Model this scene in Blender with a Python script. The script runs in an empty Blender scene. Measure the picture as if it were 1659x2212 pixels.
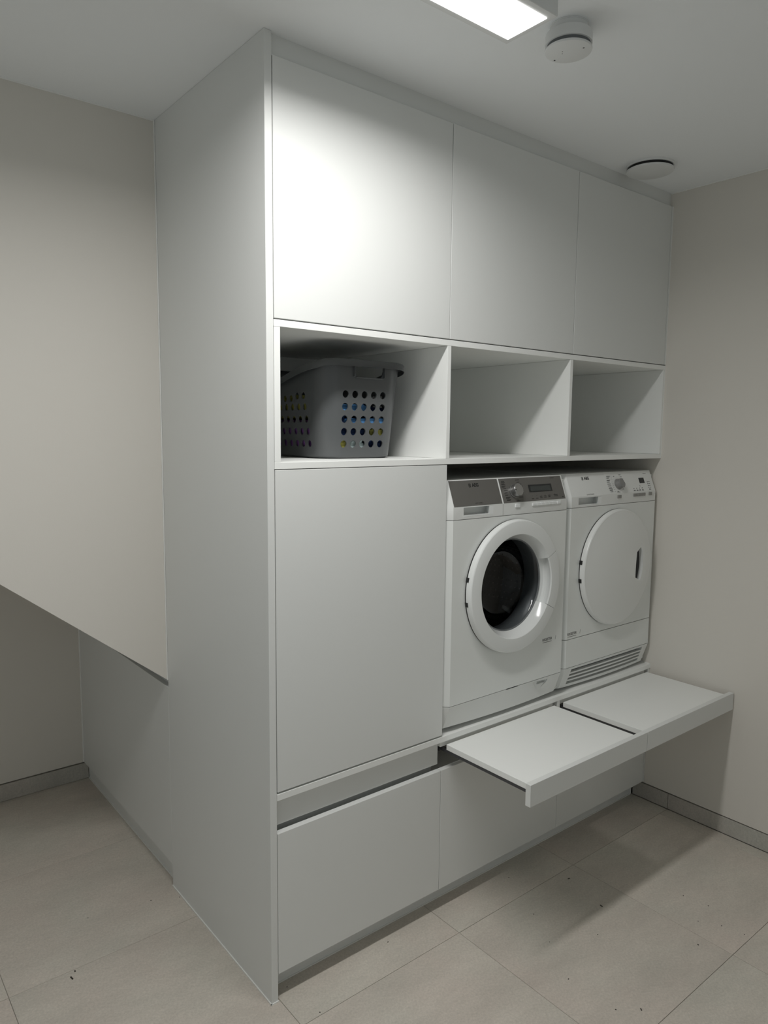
import bpy, bmesh, math, random
from mathutils import Vector, Matrix

random.seed(7)
C = bpy.context.scene.collection
SC = bpy.context.scene

# ------------------------------------------------------------------ camera
FPX = 1568.5                       # focal length in pixels of the 1659 px wide frame
cam_d = bpy.data.cameras.new('camera')
cam = bpy.data.objects.new('camera', cam_d); C.objects.link(cam)
cam_d.sensor_fit = 'HORIZONTAL'; cam_d.sensor_width = 36.0
cam_d.lens = FPX / 1659.0 * 36.0
cam_d.clip_start = 0.02
yaw, pitch, roll = 0.6803982, -0.1100702, 0.0092308
fw = Vector((math.sin(yaw)*math.cos(pitch), math.cos(yaw)*math.cos(pitch), math.sin(pitch)))
rt = Vector((math.cos(yaw), -math.sin(yaw), 0)); up = rt.cross(fw)
r2 = rt*math.cos(roll) + up*math.sin(roll)
u2 = up*math.cos(roll) - rt*math.sin(roll)
M = Matrix((( r2.x, u2.x, -fw.x, -0.917566), (r2.y, u2.y, -fw.y, -1.600100),
            (r2.z, u2.z, -fw.z, 1.557536), (0, 0, 0, 1)))
cam.matrix_world = M
SC.camera = cam

# ------------------------------------------------------------------ world, exposure
w = bpy.data.worlds.new('world'); SC.world = w; w.use_nodes = True
w.node_tree.nodes['Background'].inputs[0].default_value = (0.9, 0.95, 1.0, 1)
w.node_tree.nodes['Background'].inputs[1].default_value = 0.0     # a closed basement room: only the lamp
SC.view_settings.view_transform = 'Standard'
SC.view_settings.look = 'None'
SC.view_settings.exposure = 0.0
SC.view_settings.gamma = 1.0
SC.view_settings.use_curve_mapping = False
SC.cycles.use_denoising = True
SC.cycles.max_bounces = 12
SC.cycles.diffuse_bounces = 8
SC.cycles.sample_clamp_indirect = 6.0
LAMP = 3.0                         # glow of the diffuser itself; its light comes from the area lamp in the lamp's builder
LAMP_W = 15.7
LAMP_SPREAD = 166.0
LAMP_X0 = -0.72                    # far end of the lamp, outside the frame
LAMP_COL = (1.0, 0.992, 0.970)

# ------------------------------------------------------------------ materials
def mat(name, col, rough=0.5, metal=0.0, spec=0.5, bump=0.0, bscale=400.0, mottle=0.0, mscale=6.0, coat=0.0, objrand=0.0):
    m = bpy.data.materials.new(name); m.use_nodes = True
    nt = m.node_tree; b = nt.nodes['Principled BSDF']
    b.inputs['Base Color'].default_value = (*col, 1)
    b.inputs['Roughness'].default_value = rough
    b.inputs['Metallic'].default_value = metal
    b.inputs['Specular IOR Level'].default_value = spec
    b.inputs['Coat Weight'].default_value = coat
    b.inputs['Coat Roughness'].default_value = 0.05
    tc = nt.nodes.new('ShaderNodeTexCoord')
    if mottle > 0:
        n = nt.nodes.new('ShaderNodeTexNoise'); n.inputs['Scale'].default_value = mscale
        n.inputs['Detail'].default_value = 8; n.inputs['Roughness'].default_value = 0.65
        nt.links.new(tc.outputs['Object'], n.inputs['Vector'])
        r = nt.nodes.new('ShaderNodeMapRange')
        r.inputs['From Min'].default_value = 0.3; r.inputs['From Max'].default_value = 0.7
        r.inputs['To Min'].default_value = 1-mottle; r.inputs['To Max'].default_value = 1+mottle
        nt.links.new(n.outputs['Fac'], r.inputs['Value'])
        mx = nt.nodes.new('ShaderNodeVectorMath'); mx.operation = 'SCALE'
        mx.inputs[0].default_value = col
        nt.links.new(r.outputs[0], mx.inputs['Scale'])
        nt.links.new(mx.outputs[0], b.inputs['Base Color'])
    if bump > 0:
        n2 = nt.nodes.new('ShaderNodeTexNoise'); n2.inputs['Scale'].default_value = bscale
        n2.inputs['Detail'].default_value = 3
        nt.links.new(tc.outputs['Object'], n2.inputs['Vector'])
        bp = nt.nodes.new('ShaderNodeBump'); bp.inputs['Strength'].default_value = bump
        bp.inputs['Distance'].default_value = 0.001
        nt.links.new(n2.outputs['Fac'], bp.inputs['Height'])
        nt.links.new(bp.outputs[0], b.inputs['Normal'])
    return m

def tile_mat(name, col, bump=0.25):
    m = bpy.data.materials.new(name); m.use_nodes = True
    nt = m.node_tree; b = nt.nodes['Principled BSDF']; L = nt.links.new
    b.inputs['Roughness'].default_value = 0.62; b.inputs['Specular IOR Level'].default_value = 0.35
    tc = nt.nodes.new('ShaderNodeTexCoord'); oi = nt.nodes.new('ShaderNodeObjectInfo')
    geo = nt.nodes.new('ShaderNodeNewGeometry')
    off = nt.nodes.new('ShaderNodeVectorMath'); off.operation = 'MULTIPLY_ADD'
    off.inputs[1].default_value = (1, 1, 1)
    L(geo.outputs['Position'], off.inputs[0])
    sc = nt.nodes.new('ShaderNodeVectorMath'); sc.operation = 'SCALE'; sc.inputs[0].default_value = (31, 17, 0)
    L(oi.outputs['Random'], sc.inputs['Scale']); L(sc.outputs[0], off.inputs[2])
    def noise(scale, detail, rough, stretch=(1, 1, 1)):
        mp = nt.nodes.new('ShaderNodeMapping'); mp.inputs['Scale'].default_value = stretch
        mp.inputs['Rotation'].default_value = (0, 0, 0.6)
        L(off.outputs[0], mp.inputs['Vector'])
        n = nt.nodes.new('ShaderNodeTexNoise'); n.inputs['Scale'].default_value = scale
        n.inputs['Detail'].default_value = detail; n.inputs['Roughness'].default_value = rough
        L(mp.outputs[0], n.inputs['Vector']); return n.outputs['Fac']
    def rng(v, a, b2, c, d):
        r = nt.nodes.new('ShaderNodeMapRange')
        for i, x in zip(('From Min', 'From Max', 'To Min', 'To Max'), (a, b2, c, d)): r.inputs[i].default_value = x
        L(v, r.inputs['Value']); return r.outputs[0]
    def mul(a, b2):
        x = nt.nodes.new('ShaderNodeMath'); x.operation = 'MULTIPLY'; L(a, x.inputs[0]); L(b2, x.inputs[1]); return x.outputs[0]
    f = mul(rng(noise(3.2, 6, 0.6, (1, 2.2, 1)), 0.3, 0.7, 0.91, 1.07), rng(noise(150, 4, 0.75), 0.3, 0.7, 0.87, 1.12))
    f = mul(f, rng(noise(22, 6, 0.7, (1, 2.5, 1)), 0.3, 0.7, 0.955, 1.045))
    f = mul(f, rng(oi.outputs['Random'], 0, 1, 0.965, 1.03))
    # slow drift between a cooler and a warmer cement grey
    mx = nt.nodes.new('ShaderNodeMix'); mx.data_type = 'RGBA'
    mx.inputs['A'].default_value = (col[0]*1.025, col[1]*0.995, col[2]*0.985, 1)
    mx.inputs['B'].default_value = (col[0]*0.965, col[1]*0.995, col[2]*0.98, 1)
    L(rng(noise(2.1, 4, 0.6), 0.35, 0.65, 0, 1), mx.inputs['Factor'])
    s = nt.nodes.new('ShaderNodeVectorMath'); s.operation = 'SCALE'
    L(mx.outputs['Result'], s.inputs[0]); L(f, s.inputs['Scale'])
    L(s.outputs[0], b.inputs['Base Color'])
    bp = nt.nodes.new('ShaderNodeBump'); bp.inputs['Strength'].default_value = bump; bp.inputs['Distance'].default_value = 0.0015
    L(noise(110, 5, 0.7), bp.inputs['Height']); L(bp.outputs[0], b.inputs['Normal'])
    return m

MM = {}
MM['cabinet'] = mat('white_laminate', (0.725, 0.735, 0.72), 0.45, spec=0.4, bump=0.06, bscale=900)
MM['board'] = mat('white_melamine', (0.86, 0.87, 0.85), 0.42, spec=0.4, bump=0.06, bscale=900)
MM['ceiling'] = mat('ceiling_paint', (0.865, 0.885, 0.895), 0.9, spec=0.2, bump=0.15, bscale=350)
MM['wall'] = mat('greige_paint', (0.69, 0.662, 0.612), 0.85, spec=0.25, bump=0.12, bscale=300)
MM['bounce_wall'] = mat('bounce_wall_paint', (0.81, 0.86, 0.895), 0.85, spec=0.25)  # bluish white of the unseen walls, picked to bounce cool fill light
MM['sealant'] = mat('white_sealant', (0.80, 0.80, 0.775), 0.5)
MM['tile'] = tile_mat('cement_tile', (0.575, 0.527, 0.472))
MM['skirt'] = tile_mat('cement_skirting', (0.45, 0.43, 0.395))
MM['grout'] = mat('grout', (0.36, 0.335, 0.30), 0.9)
MM['enamel'] = mat('white_enamel', (0.76, 0.775, 0.755), 0.28, spec=0.5)
MM['plastic'] = mat('white_plastic', (0.76, 0.77, 0.755), 0.22, spec=0.5)
MM['gloss'] = mat('gloss_white_plastic', (0.80, 0.815, 0.81), 0.10, spec=0.5)
MM['ring'] = mat('porthole_plastic', (0.76, 0.775, 0.765), 0.14, spec=0.5)
MM['plate'] = mat('brushed_grey_plate', (0.155, 0.15, 0.14), 0.40, metal=0.3)
MM['metal'] = mat('brushed_metal', (0.42, 0.42, 0.42), 0.27, metal=0.9)
MM['greyplastic'] = mat('grey_plastic', (0.235, 0.235, 0.23), 0.35)
MM['btngrey'] = mat('button_grey', (0.27, 0.265, 0.25), 0.4)
MM['black'] = mat('black_plastic', (0.012, 0.012, 0.012), 0.5)
MM['ink'] = mat('black_print', (0.012, 0.012, 0.012), 0.5)
MM['greyink'] = mat('grey_print', (0.16, 0.155, 0.15), 0.5)
MM['screen'] = mat('lcd_glass', (0.045, 0.052, 0.05), 0.15)
MM['screenframe'] = mat('lcd_frame', (0.015, 0.017, 0.018), 0.3)
MM['gasket'] = mat('grey_rubber', (0.17, 0.18, 0.185), 0.35)
MM['steel'] = mat('drum_steel', (0.11, 0.11, 0.11), 0.26, metal=1.0)
MM['runner'] = mat('zinc_runner', (0.10, 0.10, 0.105), 0.4, metal=0.5)
MM['darkint'] = mat('dark_interior', (0.10, 0.10, 0.10), 0.8)
MM['vent'] = mat('white_lacquer', (0.72, 0.73, 0.725), 0.45)
MM['ventdark'] = mat('vent_gap', (0.015, 0.016, 0.016), 0.8)
MM['mesh'] = mat('smoke_mesh', (0.13, 0.14, 0.145), 0.6)
MM['basket'] = mat('grey_polypropylene', (0.095, 0.10, 0.103), 0.30, spec=0.5)
MM['speck'] = mat('dark_crumb', (0.03, 0.025, 0.02), 0.8)
def cloth(n, c): MM[n] = mat('cloth_'+n, c, 0.95, spec=0.1, bump=0.5, bscale=700, mottle=0.12, mscale=25)
cloth('blue', (0.13, 0.33, 0.66)); cloth('navy', (0.012, 0.022, 0.06)); cloth('olive', (0.40, 0.38, 0.10))
cloth('purple', (0.26, 0.12, 0.36)); cloth('pale', (0.55, 0.66, 0.66)); cloth('cream', (0.75, 0.68, 0.50))

lm = bpy.data.materials.new('lamp_diffuser'); lm.use_nodes = True
b = lm.node_tree.nodes['Principled BSDF']
b.inputs['Base Color'].default_value = (0.9, 0.9, 0.9, 1)
b.inputs['Emission Color'].default_value = (*LAMP_COL, 1); b.inputs['Emission Strength'].default_value = LAMP
MM['lamp'] = lm

def glass(name, tint, refl):
    m = bpy.data.materials.new(name); m.use_nodes = True
    nt = m.node_tree; nt.nodes.remove(nt.nodes['Principled BSDF'])
    out = nt.nodes['Material Output']
    t = nt.nodes.new('ShaderNodeBsdfTransparent'); t.inputs[0].default_value = (*tint, 1)
    g = nt.nodes.new('ShaderNodeBsdfGlossy'); g.inputs['Roughness'].default_value = 0.02
    f = nt.nodes.new('ShaderNodeFresnel'); f.inputs[0].default_value = refl
    x = nt.nodes.new('ShaderNodeMixShader')
    nt.links.new(f.outputs[0], x.inputs[0]); nt.links.new(t.outputs[0], x.inputs[1]); nt.links.new(g.outputs[0], x.inputs[2])
    nt.links.new(x.outputs[0], out.inputs[0]); return m
MM['glass'] = glass('door_glass', (0.68, 0.70, 0.71), 1.45)

# ------------------------------------------------------------------ builders
WORLD = {}                          # world position of each root
def props(o, label=None, cat=None, group=None, kind=None):
    if label: o['label'] = label
    if cat: o['category'] = cat
    if group: o['group'] = group
    if kind: o['kind'] = kind

def thing(name, label, cat, loc, group=None, kind=None):
    o = bpy.data.objects.new(name, None); C.objects.link(o)
    o.empty_display_size = 0.05; o.location = loc; WORLD[o] = Vector(loc)
    props(o, label, cat, group, kind); return o

def root_of(o):
    while o.parent: o = o.parent
    return o

def obj(name, bm, m, parent=None, label=None, cat=None, group=None, kind=None, smooth=35, origin=None):
    """Links the bmesh (world coordinates) as one mesh object."""
    base = WORLD[root_of(parent)] if parent else Vector(origin or (0, 0, 0))
    if base.length > 0: bmesh.ops.translate(bm, verts=bm.verts, vec=-base)
    bmesh.ops.recalc_face_normals(bm, faces=bm.faces) if not getattr(bm, 'keepn', False) else None
    me = bpy.data.meshes.new(name); bm.to_mesh(me); bm.free()
    me.materials.append(MM[m] if isinstance(m, str) else m)
    if smooth:
        me.polygons.foreach_set('use_smooth', [True]*len(me.polygons))
        me.set_sharp_from_angle(angle=math.radians(smooth))
    o = bpy.data.objects.new(name, me); C.objects.link(o)
    if parent: o.parent = parent
    else: o.location = base; WORLD[o] = base
    props(o, label, cat, group, kind); return o

def box(bm, x0, x1, y0, y1, z0, z1, bev=0.0):
    vs = [bm.verts.new(p) for p in ((x0, y0, z0), (x1, y0, z0), (x1, y1, z0), (x0, y1, z0), (x0, y0, z1), (x1, y0, z1), (x1, y1, z1), (x0, y1, z1))]
    fs = [bm.faces.new([vs[i] for i in f]) for f in ((0, 3, 2, 1), (4, 5, 6, 7), (0, 1, 5, 4), (1, 2, 6, 5), (2, 3, 7, 6), (3, 0, 4, 7))]
    if bev > 0:
        es = list({e for f in fs for e in f.edges})
        bmesh.ops.bevel(bm, geom=es, offset=bev, offset_type='OFFSET', segments=1, profile=0.5, affect='EDGES')
    return bm

def B(x0, x1, y0, y1, z0, z1, bev=0.0): return box(bmesh.new(), x0, x1, y0, y1, z0, z1, bev)

def prism(bm, pts, axis, a, b):
    """Polygon pts extruded along an axis from a to b; pts are the other two coordinates in xyz order."""
    def P(p, t):
        q = list(p); q.insert('xyz'.index(axis), t); return q
    v0 = [bm.verts.new(P(p, a)) for p in pts]; v1 = [bm.verts.new(P(p, b)) for p in pts]
    n = len(pts)
    bm.faces.new(v0); bm.faces.new(v1[::-1])
    for i in range(n): bm.faces.new((v0[i], v1[i], v1[(i+1) % n], v0[(i+1) % n]))
    return bm

def lathe_y(bm, cx, cz, prof, n=96, a0=0.0, a1=2*math.pi, closed=False, squash=1.0):
    """Profile of (radius, y) turned about an axis along y through (cx, cz)."""
    full = abs(a1-a0-2*math.pi) < 1e-6
    rings = []
    for i in range(n if full else n+1):
        a = a0 + (a1-a0)*i/n
        rings.append([bm.verts.new((cx+r*math.cos(a), y, cz+r*math.sin(a))) if r > 1e-6 or i == 0 else None for r, y in prof])
    for k, (r, y) in enumerate(prof):
        if r <= 1e-6:
            for rg in rings: rg[k] = rings[0][k]
    m = len(prof)
    for i in range(len(rings) if full else len(rings)-1):
        A, Bn = rings[i], rings[(i+1) % len(rings)]
        for k in range(m if closed else m-1):
            q = [A[k], A[(k+1) % m], Bn[(k+1) % m], Bn[k]]
            u = []
            for v in q:
                if v not in u: u.append(v)
            if len(u) >= 3: bm.faces.new(u)
    if not full and closed:
        bm.faces.new(rings[0]); bm.faces.new(rings[-1][::-1])
    return bm

def lathe_z(bm, cx, cy, prof, n=64):
    lathe_y(bm, 0, 0, [(r, z) for r, z in prof], n)
    for v in bm.verts: v.co = Vector((cx+v.co.x, cy+v.co.z, v.co.y))
    return bm

def cut(o, cutter):
    """Exact boolean difference of a world-space bmesh cutter from object o."""
    base = WORLD[root_of(o)]
    bmesh.ops.translate(cutter, verts=cutter.verts, vec=-base)
    bmesh.ops.recalc_face_normals(cutter, faces=cutter.faces)
    me = bpy.data.meshes.new('cutter'); cutter.to_mesh(me); cutter.free()
    c = bpy.data.objects.new('cutter', me); C.objects.link(c); c.parent = root_of(o) if o.parent else None
    if not o.parent: c.location = o.location
    md = o.modifiers.new('cut', 'BOOLEAN'); md.operation = 'DIFFERENCE'; md.solver = 'EXACT'; md.object = c
    bpy.context.view_layer.update()
    dg = bpy.context.evaluated_depsgraph_get()
    new = bpy.data.meshes.new_from_object(o.evaluated_get(dg))
    o.modifiers.clear(); old = o.data; o.data = new
    bpy.data.objects.remove(c); bpy.data.meshes.remove(me); bpy.data.meshes.remove(old)
    new.polygons.foreach_set('use_smooth', [True]*len(new.polygons))
    new.set_sharp_from_angle(angle=math.radians(30))

def cyl_y(bm, cx, cz, r, y0, y1, n=48):
    return lathe_y(bm, cx, cz, [(0, y0), (r, y0), (r, y1), (0, y1)], n)

def text_bm(s, size, origin, X, U, N, lift, center=True, bold=0.0, depth=0.0004, spacing=1.0):
    cu = bpy.data.curves.new('txt', 'FONT'); cu.body = s; cu.size = size; cu.offset = bold
    cu.extrude = depth/2; cu.space_character = spacing
    if center: cu.align_x = 'CENTER'; cu.align_y = 'CENTER'
    o = bpy.data.objects.new('txt', cu); C.objects.link(o)
    bpy.context.view_layer.update()
    me = bpy.data.meshes.new_from_object(o.evaluated_get(bpy.context.evaluated_depsgraph_get()))
    bpy.data.objects.remove(o); bpy.data.curves.remove(cu)
    bm = bmesh.new(); bm.from_mesh(me); bpy.data.meshes.remove(me)
    for v in bm.verts:
        v.co = Vector(origin) + X*v.co.x + U*v.co.y + N*(lift+v.co.z)
    return bm

def join(a, b2):
    me = bpy.data.meshes.new('t'); b2.to_mesh(me); b2.free(); a.from_mesh(me); bpy.data.meshes.remove(me); return a

def obox(bm, o, X, U, N, x0, x1, u0, u1, n0, n1):
    vs = [bm.verts.new(Vector(o)+X*a+U*b3+N*c) for c in (n0, n1) for a, b3 in ((x0, u0), (x1, u0), (x1, u1), (x0, u1))]
    for f in ((0, 3, 2, 1), (4, 5, 6, 7), (0, 1, 5, 4), (1, 2, 6, 5), (2, 3, 7, 6), (3, 0, 4, 7)): bm.faces.new([vs[i] for i in f])
    return bm

# ------------------------------------------------------------------ the room
XR = 1.8283; YS = 0.672; YB = 1.651; XL = -1.65; YF = -2.2; H = 2.5  # XL, YF: unseen walls drawn in close to lift the bounce light
T = 0.5805; X0 = 0.0262; Y0 = -0.1105                    # tile grid

floor = obj('floor', B(XL-0.1, XR+0.1, YF-0.1, YB+0.1, -0.06, -0.0025), 'grout', kind='structure', smooth=0)
tile_full = None
for i in range(-5, 4):
    for j in range(-6, 5):
        x0, x1 = X0+i*T, X0+(i+1)*T; y0, y1 = Y0+j*T, Y0+(j+1)*T
        x0, x1, y0, y1 = max(x0, XL), min(x1, XR-0.0035), max(y0, YF), min(y1, YB)
        if x1-x0 < 0.02 or y1-y0 < 0.02: continue
        g = 0.0007
        dz = random.uniform(-0.0003, 0.0)
        bm = B(x0+g, x1-g, y0+g, y1-g, -0.0028, dz, 0.0006)
        obj('tile', bm, 'tile', floor, smooth=0)

obj('ceiling', B(XL-0.1, XR+0.1, YF-0.1, YB+0.1, H, H+0.1), 'ceiling', kind='structure', smooth=0)

bm = B(XR, XR+0.1, YF, YB+0.1, 0.0710, H)
box(bm, XR+0.030, XR+0.1, YF, YB+0.1, -0.002, 0.0710)
obj('wall_right', bm, 'wall', kind='structure', smooth=0)
obj('wall_left', B(XL-0.1, XL, YF, YB+0.1, -0.002, H), 'bounce_wall', kind='structure', smooth=0)  # this and wall_front are out of view, set and coloured for fill
obj('wall_front', B(XL-0.1, XR+0.1, YF-0.1, YF, -0.002, H), 'bounce_wall', kind='structure', smooth=0)
bm = B(XL, 0.06, YB, YB+0.1, 0.0775, H)
box(bm, XL, 0.06, YB+0.030, YB+0.1, -0.002, 0.0775)
box(bm, 0.06, XR, 0.665, 0.72, -0.002, H)
obj('wall_back', bm, 'wall', kind='structure', smooth=0)
# the flight of stairs boxed in: its face is the beige wall with the sloping lower edge
zs = 0.7296; sl = 0.7905
bm = bmesh.new(); prism(bm, [(-0.0005, zs), (-0.0005, H), (XL, H), (XL, zs-sl*XL)], 'y', YS, YB)
obj('wall_stair', bm, 'wall', kind='structure', smooth=0)

def skirting(name, tiles):
    root = thing(name, None, None, (tiles[0][0], tiles[0][2], 0), kind='structure')
    for t in tiles: obj('tile', B(*t, 0.0007), 'skirt', root, smooth=0)
ys = [0.055] + [Y0 - k*T for k in range(0, 6)]
skirting('baseboard_right', [(XR-0.0012, XR+0.010, max(ys[k+1], YF)+0.0009, ys[k]-0.0009, 0.001, 0.066) for k in range(len(ys)-1)])
xs = [0.019, -0.5543, -1.1348, -1.7153, -2.2958, XL]
skirting('baseboard_back', [(xs[k+1]+0.0009, xs[k]-0.0009, YB-0.0040, YB+0.010, 0.001, 0.0725) for k in range(len(xs)-1)])

# sealant beads of the room
def bead(name, *a): obj(name, B(*a, 0.0006), 'sealant', kind='structure', smooth=0)
bead('trim_1', -0.0035, 0.0005, YS-0.0045, YS+0.0005, zs, H)                    # stair wall against the tall panel
bead('trim_2', XL, 0.0, YS-0.004, YS+0.0005, H-0.004, H+0.0005)              # stair wall against the ceiling
bead('trim_3', XR-0.004, XR+0.0005, YF, 0.012, H-0.004, H+0.0005)               # right wall against the ceiling
bead('trim_4', -0.004, 0.0005, YB-0.0055, YB+0.0005, 0.080, 0.7)                # under the stairs

# ------------------------------------------------------------------ tall end panel and under-stairs panel
W_ = 'cabinet'
r = thing('end_panel', 'tall white side panel closing the cabinet wall, floor to ceiling', 'panel', (0.010, 0.33, 0.0))
obj('panel_board', B(0.0, 0.0203, 0.0, 0.667, 0.003, H-0.0005, 0.0007), W_, r, smooth=0)
bm = B(-0.0028, 0.0003, -0.0025, 0.667, 0.0, 0.0038); box(bm, -0.0028, 0.0212, -0.0028, 0.0003, 0.0, 0.0038)
obj('sealant_bead', bm, 'sealant', r, 'white sealant bead along the foot', smooth=0)

r = thing('understairs_panel', 'low grey-white panel under the stairs behind the tall side panel', 'panel', (0.01, 1.16, 0.0))
obj('panel_board', B(0.0, 0.018, 0.6688, YB-0.002, 0.0775, 0.7048, 0.0006), W_, r, smooth=0)
obj('backing_strip', B(0.0185, 0.034, 0.673, YB-0.002, 0.60, 0.80), W_, r, smooth=0)
bm = B(0.0195, 0.034, 0.672, YB-0.0045, 0.0, 0.0775)
obj('plinth', bm, W_, r, smooth=0)
obj('sealant_bead', B(0.0165, 0.0198, 0.672, YB-0.0045, 0.0, 0.0035), 'sealant', r, smooth=0)

# ------------------------------------------------------------------ filler above and upper cabinets
obj('filler_panel', B(0.0206, XR-0.0005, 0.0128, 0.03, 2.4485, H-0.00002, 0.0), W_, None,
    'long white filler strip between the upper cabinet doors and the ceiling', 'panel', smooth=0, origin=(0.92, 0.02, 2.4485))  # plain filler board set back above the doors
UP = [(0.0228, 0.6226, 'large upper cabinet door at left, brightest under the lamp', 0),
      (0.6250, 1.2220, 'upper cabinet with plain white door, middle of the three', 1),
      (1.2244, 1.8171, 'upper cabinet with plain white door beside the right wall', 2)]
labels = ['upper cabinet with plain white door next to the tall side panel',
          'upper cabinet with plain white door, middle one of the three',
          'upper cabinet with plain white door, last before the right wall']
for (xa, xb, _, k) in UP:
    r = thing('upper_cabinet', labels[k], 'cabinet', ((xa+xb)/2, 0.33, 1.834), 'upper cabinets with white doors')
    obj('carcass', B(xa-0.0004, xb+0.0004, 0.030, 0.655, 1.8345, 2.447), W_, r, smooth=0)
    obj('door', B(xa, xb, 0.0, 0.018, 1.8352, 2.4475, 0.0008), W_, r, smooth=0)
obj('filler_strip', B(1.8192, XR-0.0015, 0.0, 0.018, 1.8352, 2.4475, 0.0006), W_, None,
    'narrow white strip between the last upper cabinet door and right wall', 'panel', smooth=0, origin=(1.823, 0.009, 1.835))
bead('trim_5', XR-0.0018, XR+0.0004, -0.001, 0.004, 1.837, 2.4475)

# ------------------------------------------------------------------ open shelf row
r = thing('open_shelf_unit', 'white open shelf row with three compartments below the upper cabinets', 'shelf', (0.92, 0.33, 1.4606))
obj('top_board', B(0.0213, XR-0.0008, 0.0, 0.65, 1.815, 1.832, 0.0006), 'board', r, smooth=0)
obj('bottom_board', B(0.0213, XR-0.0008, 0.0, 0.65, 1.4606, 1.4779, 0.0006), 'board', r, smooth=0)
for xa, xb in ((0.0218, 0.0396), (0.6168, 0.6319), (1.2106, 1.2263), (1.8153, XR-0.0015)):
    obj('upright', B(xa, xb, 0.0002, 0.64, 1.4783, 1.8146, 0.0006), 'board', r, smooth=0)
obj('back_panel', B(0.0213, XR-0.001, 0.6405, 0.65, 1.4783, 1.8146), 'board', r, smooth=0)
bead('trim_6', XR-0.0018, XR+0.0004, -0.001, 0.004, 1.461, 1.832)

# ------------------------------------------------------------------ tall cabinet at left, shelf slab, base units
r = thing('tall_cabinet', 'tall white cupboard left of the washing machine, plain door', 'cabinet', (0.32, 0.33, 0.597))
obj('carcass', B(0.0213, 0.6215, 0.0215, 0.655, 0.5975, 1.4596), W_, r, smooth=0)
obj('door', B(0.0228, 0.6231, 0.0, 0.018, 0.6012, 1.4585, 0.0008), W_, r, smooth=0)

r = thing('appliance_shelf', 'long white shelf board carrying the washing machine and dryer', 'shelf', (0.92, 0.33, 0.5774))
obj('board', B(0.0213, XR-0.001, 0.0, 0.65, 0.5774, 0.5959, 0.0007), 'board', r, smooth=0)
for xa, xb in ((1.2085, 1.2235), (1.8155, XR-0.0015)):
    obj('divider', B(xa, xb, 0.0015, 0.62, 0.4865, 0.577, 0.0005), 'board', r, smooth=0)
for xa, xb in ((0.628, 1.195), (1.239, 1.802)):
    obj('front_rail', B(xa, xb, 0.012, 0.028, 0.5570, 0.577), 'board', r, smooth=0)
bead('trim_7', XR-0.0022, XR+0.0004, -0.001, 0.35, 0.5955, 0.5985)
bead('trim_8', XR-0.0022, XR+0.0004, -0.0012, 0.003, 0.578, 0.598)

BASE = [(0.0228, 0.6222, 'base cabinet with drawer strip and finger-pull gap below the tall cupboard'),
        (0.6240, 1.2262, 'middle base cabinet with plain white front under the nearer pull-out shelf'),
        (1.2278, 1.8180, 'base cabinet with plain white front under the pull-out beside the wall')]
for k, (xa, xb, lab) in enumerate(BASE):
    r = thing('base_cabinet', lab, 'cabinet', ((xa+xb)/2, 0.33, 0.076), 'white base cabinets along the floor')
    bm = B(xa-0.0006, xb+0.0006, 0.0350, 0.64, 0.0785, 0.458)
    if k == 0: box(bm, xa-0.0006, xb+0.0008, 0.05, 0.64, 0.458, 0.5755)
    obj('carcass', bm, W_, r, smooth=0)
    obj('front', B(xa, xb, 0.0019, 0.0202, 0.078, 0.4836, 0.0008), W_, r, smooth=0)
    if k == 0:
        obj('drawer_front', B(xa+0.001, 0.6243, 0.0205, 0.0385, 0.4982, 0.5765, 0.0006), W_, r, smooth=0)
obj('filler_strip', B(1.8202, XR-0.0006, 0.0015, 0.018, 0.078, 0.4862, 0.0005), W_, None,
    'narrow white strip beside the last base cabinet front at the right wall', 'panel', smooth=0, origin=(1.823, 0.009, 0.078))
r = thing('plinth_board', 'recessed white kick board along the floor under the base cabinets', 'panel', (0.92, 0.065, 0.0))
obj('board', B(0.0206, 1.8187, 0.0585, 0.0745, 0.002, 0.077, 0.0004), W_, r, smooth=0)
bm = B(0.0206, 1.8187, 0.0555, 0.0588, 0.0, 0.0032); box(bm, 1.8165, 1.8195, 0.0555, 0.0588, 0.0, 0.077)
obj('sealant_bead', bm, 'sealant', r, 'white sealant bead along the foot', smooth=0)

# ------------------------------------------------------------------ pull-out shelves
for xa, xb, ba, bb, lab in ((0.6272, 1.2230, 0.6415, 1.1860, 'white pull-out shelf drawn out in front of the washing machine'),
                            (1.2257, 1.8215, 1.2390, 1.8010, 'white pull-out shelf drawn out below the dryer beside the wall')):
    r = thing('pull_out_shelf', lab, 'shelf', ((xa+xb)/2, -0.17, 0.509), 'pulled-out shelves under the machines')
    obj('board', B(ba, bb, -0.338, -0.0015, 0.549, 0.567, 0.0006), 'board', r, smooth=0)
    obj('front_lip', B(xa, xb, -0.3562, -0.3382, 0.5095, 0.5755, 0.0008), W_, r, smooth=0)
    for xr in (ba+0.003, bb-0.013):
        bm = B(xr, xr+0.010, -0.336, 0.26, 0.5375, 0.5485); box(bm, xr-0.004 if xr < (ba+bb)/2 else xr+0.010, xr if xr < (ba+bb)/2 else xr+0.014, 0.03, 0.26, 0.5335, 0.5525)
        obj('runner', bm, 'runner', r, 'grey metal slide', smooth=0)

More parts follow.
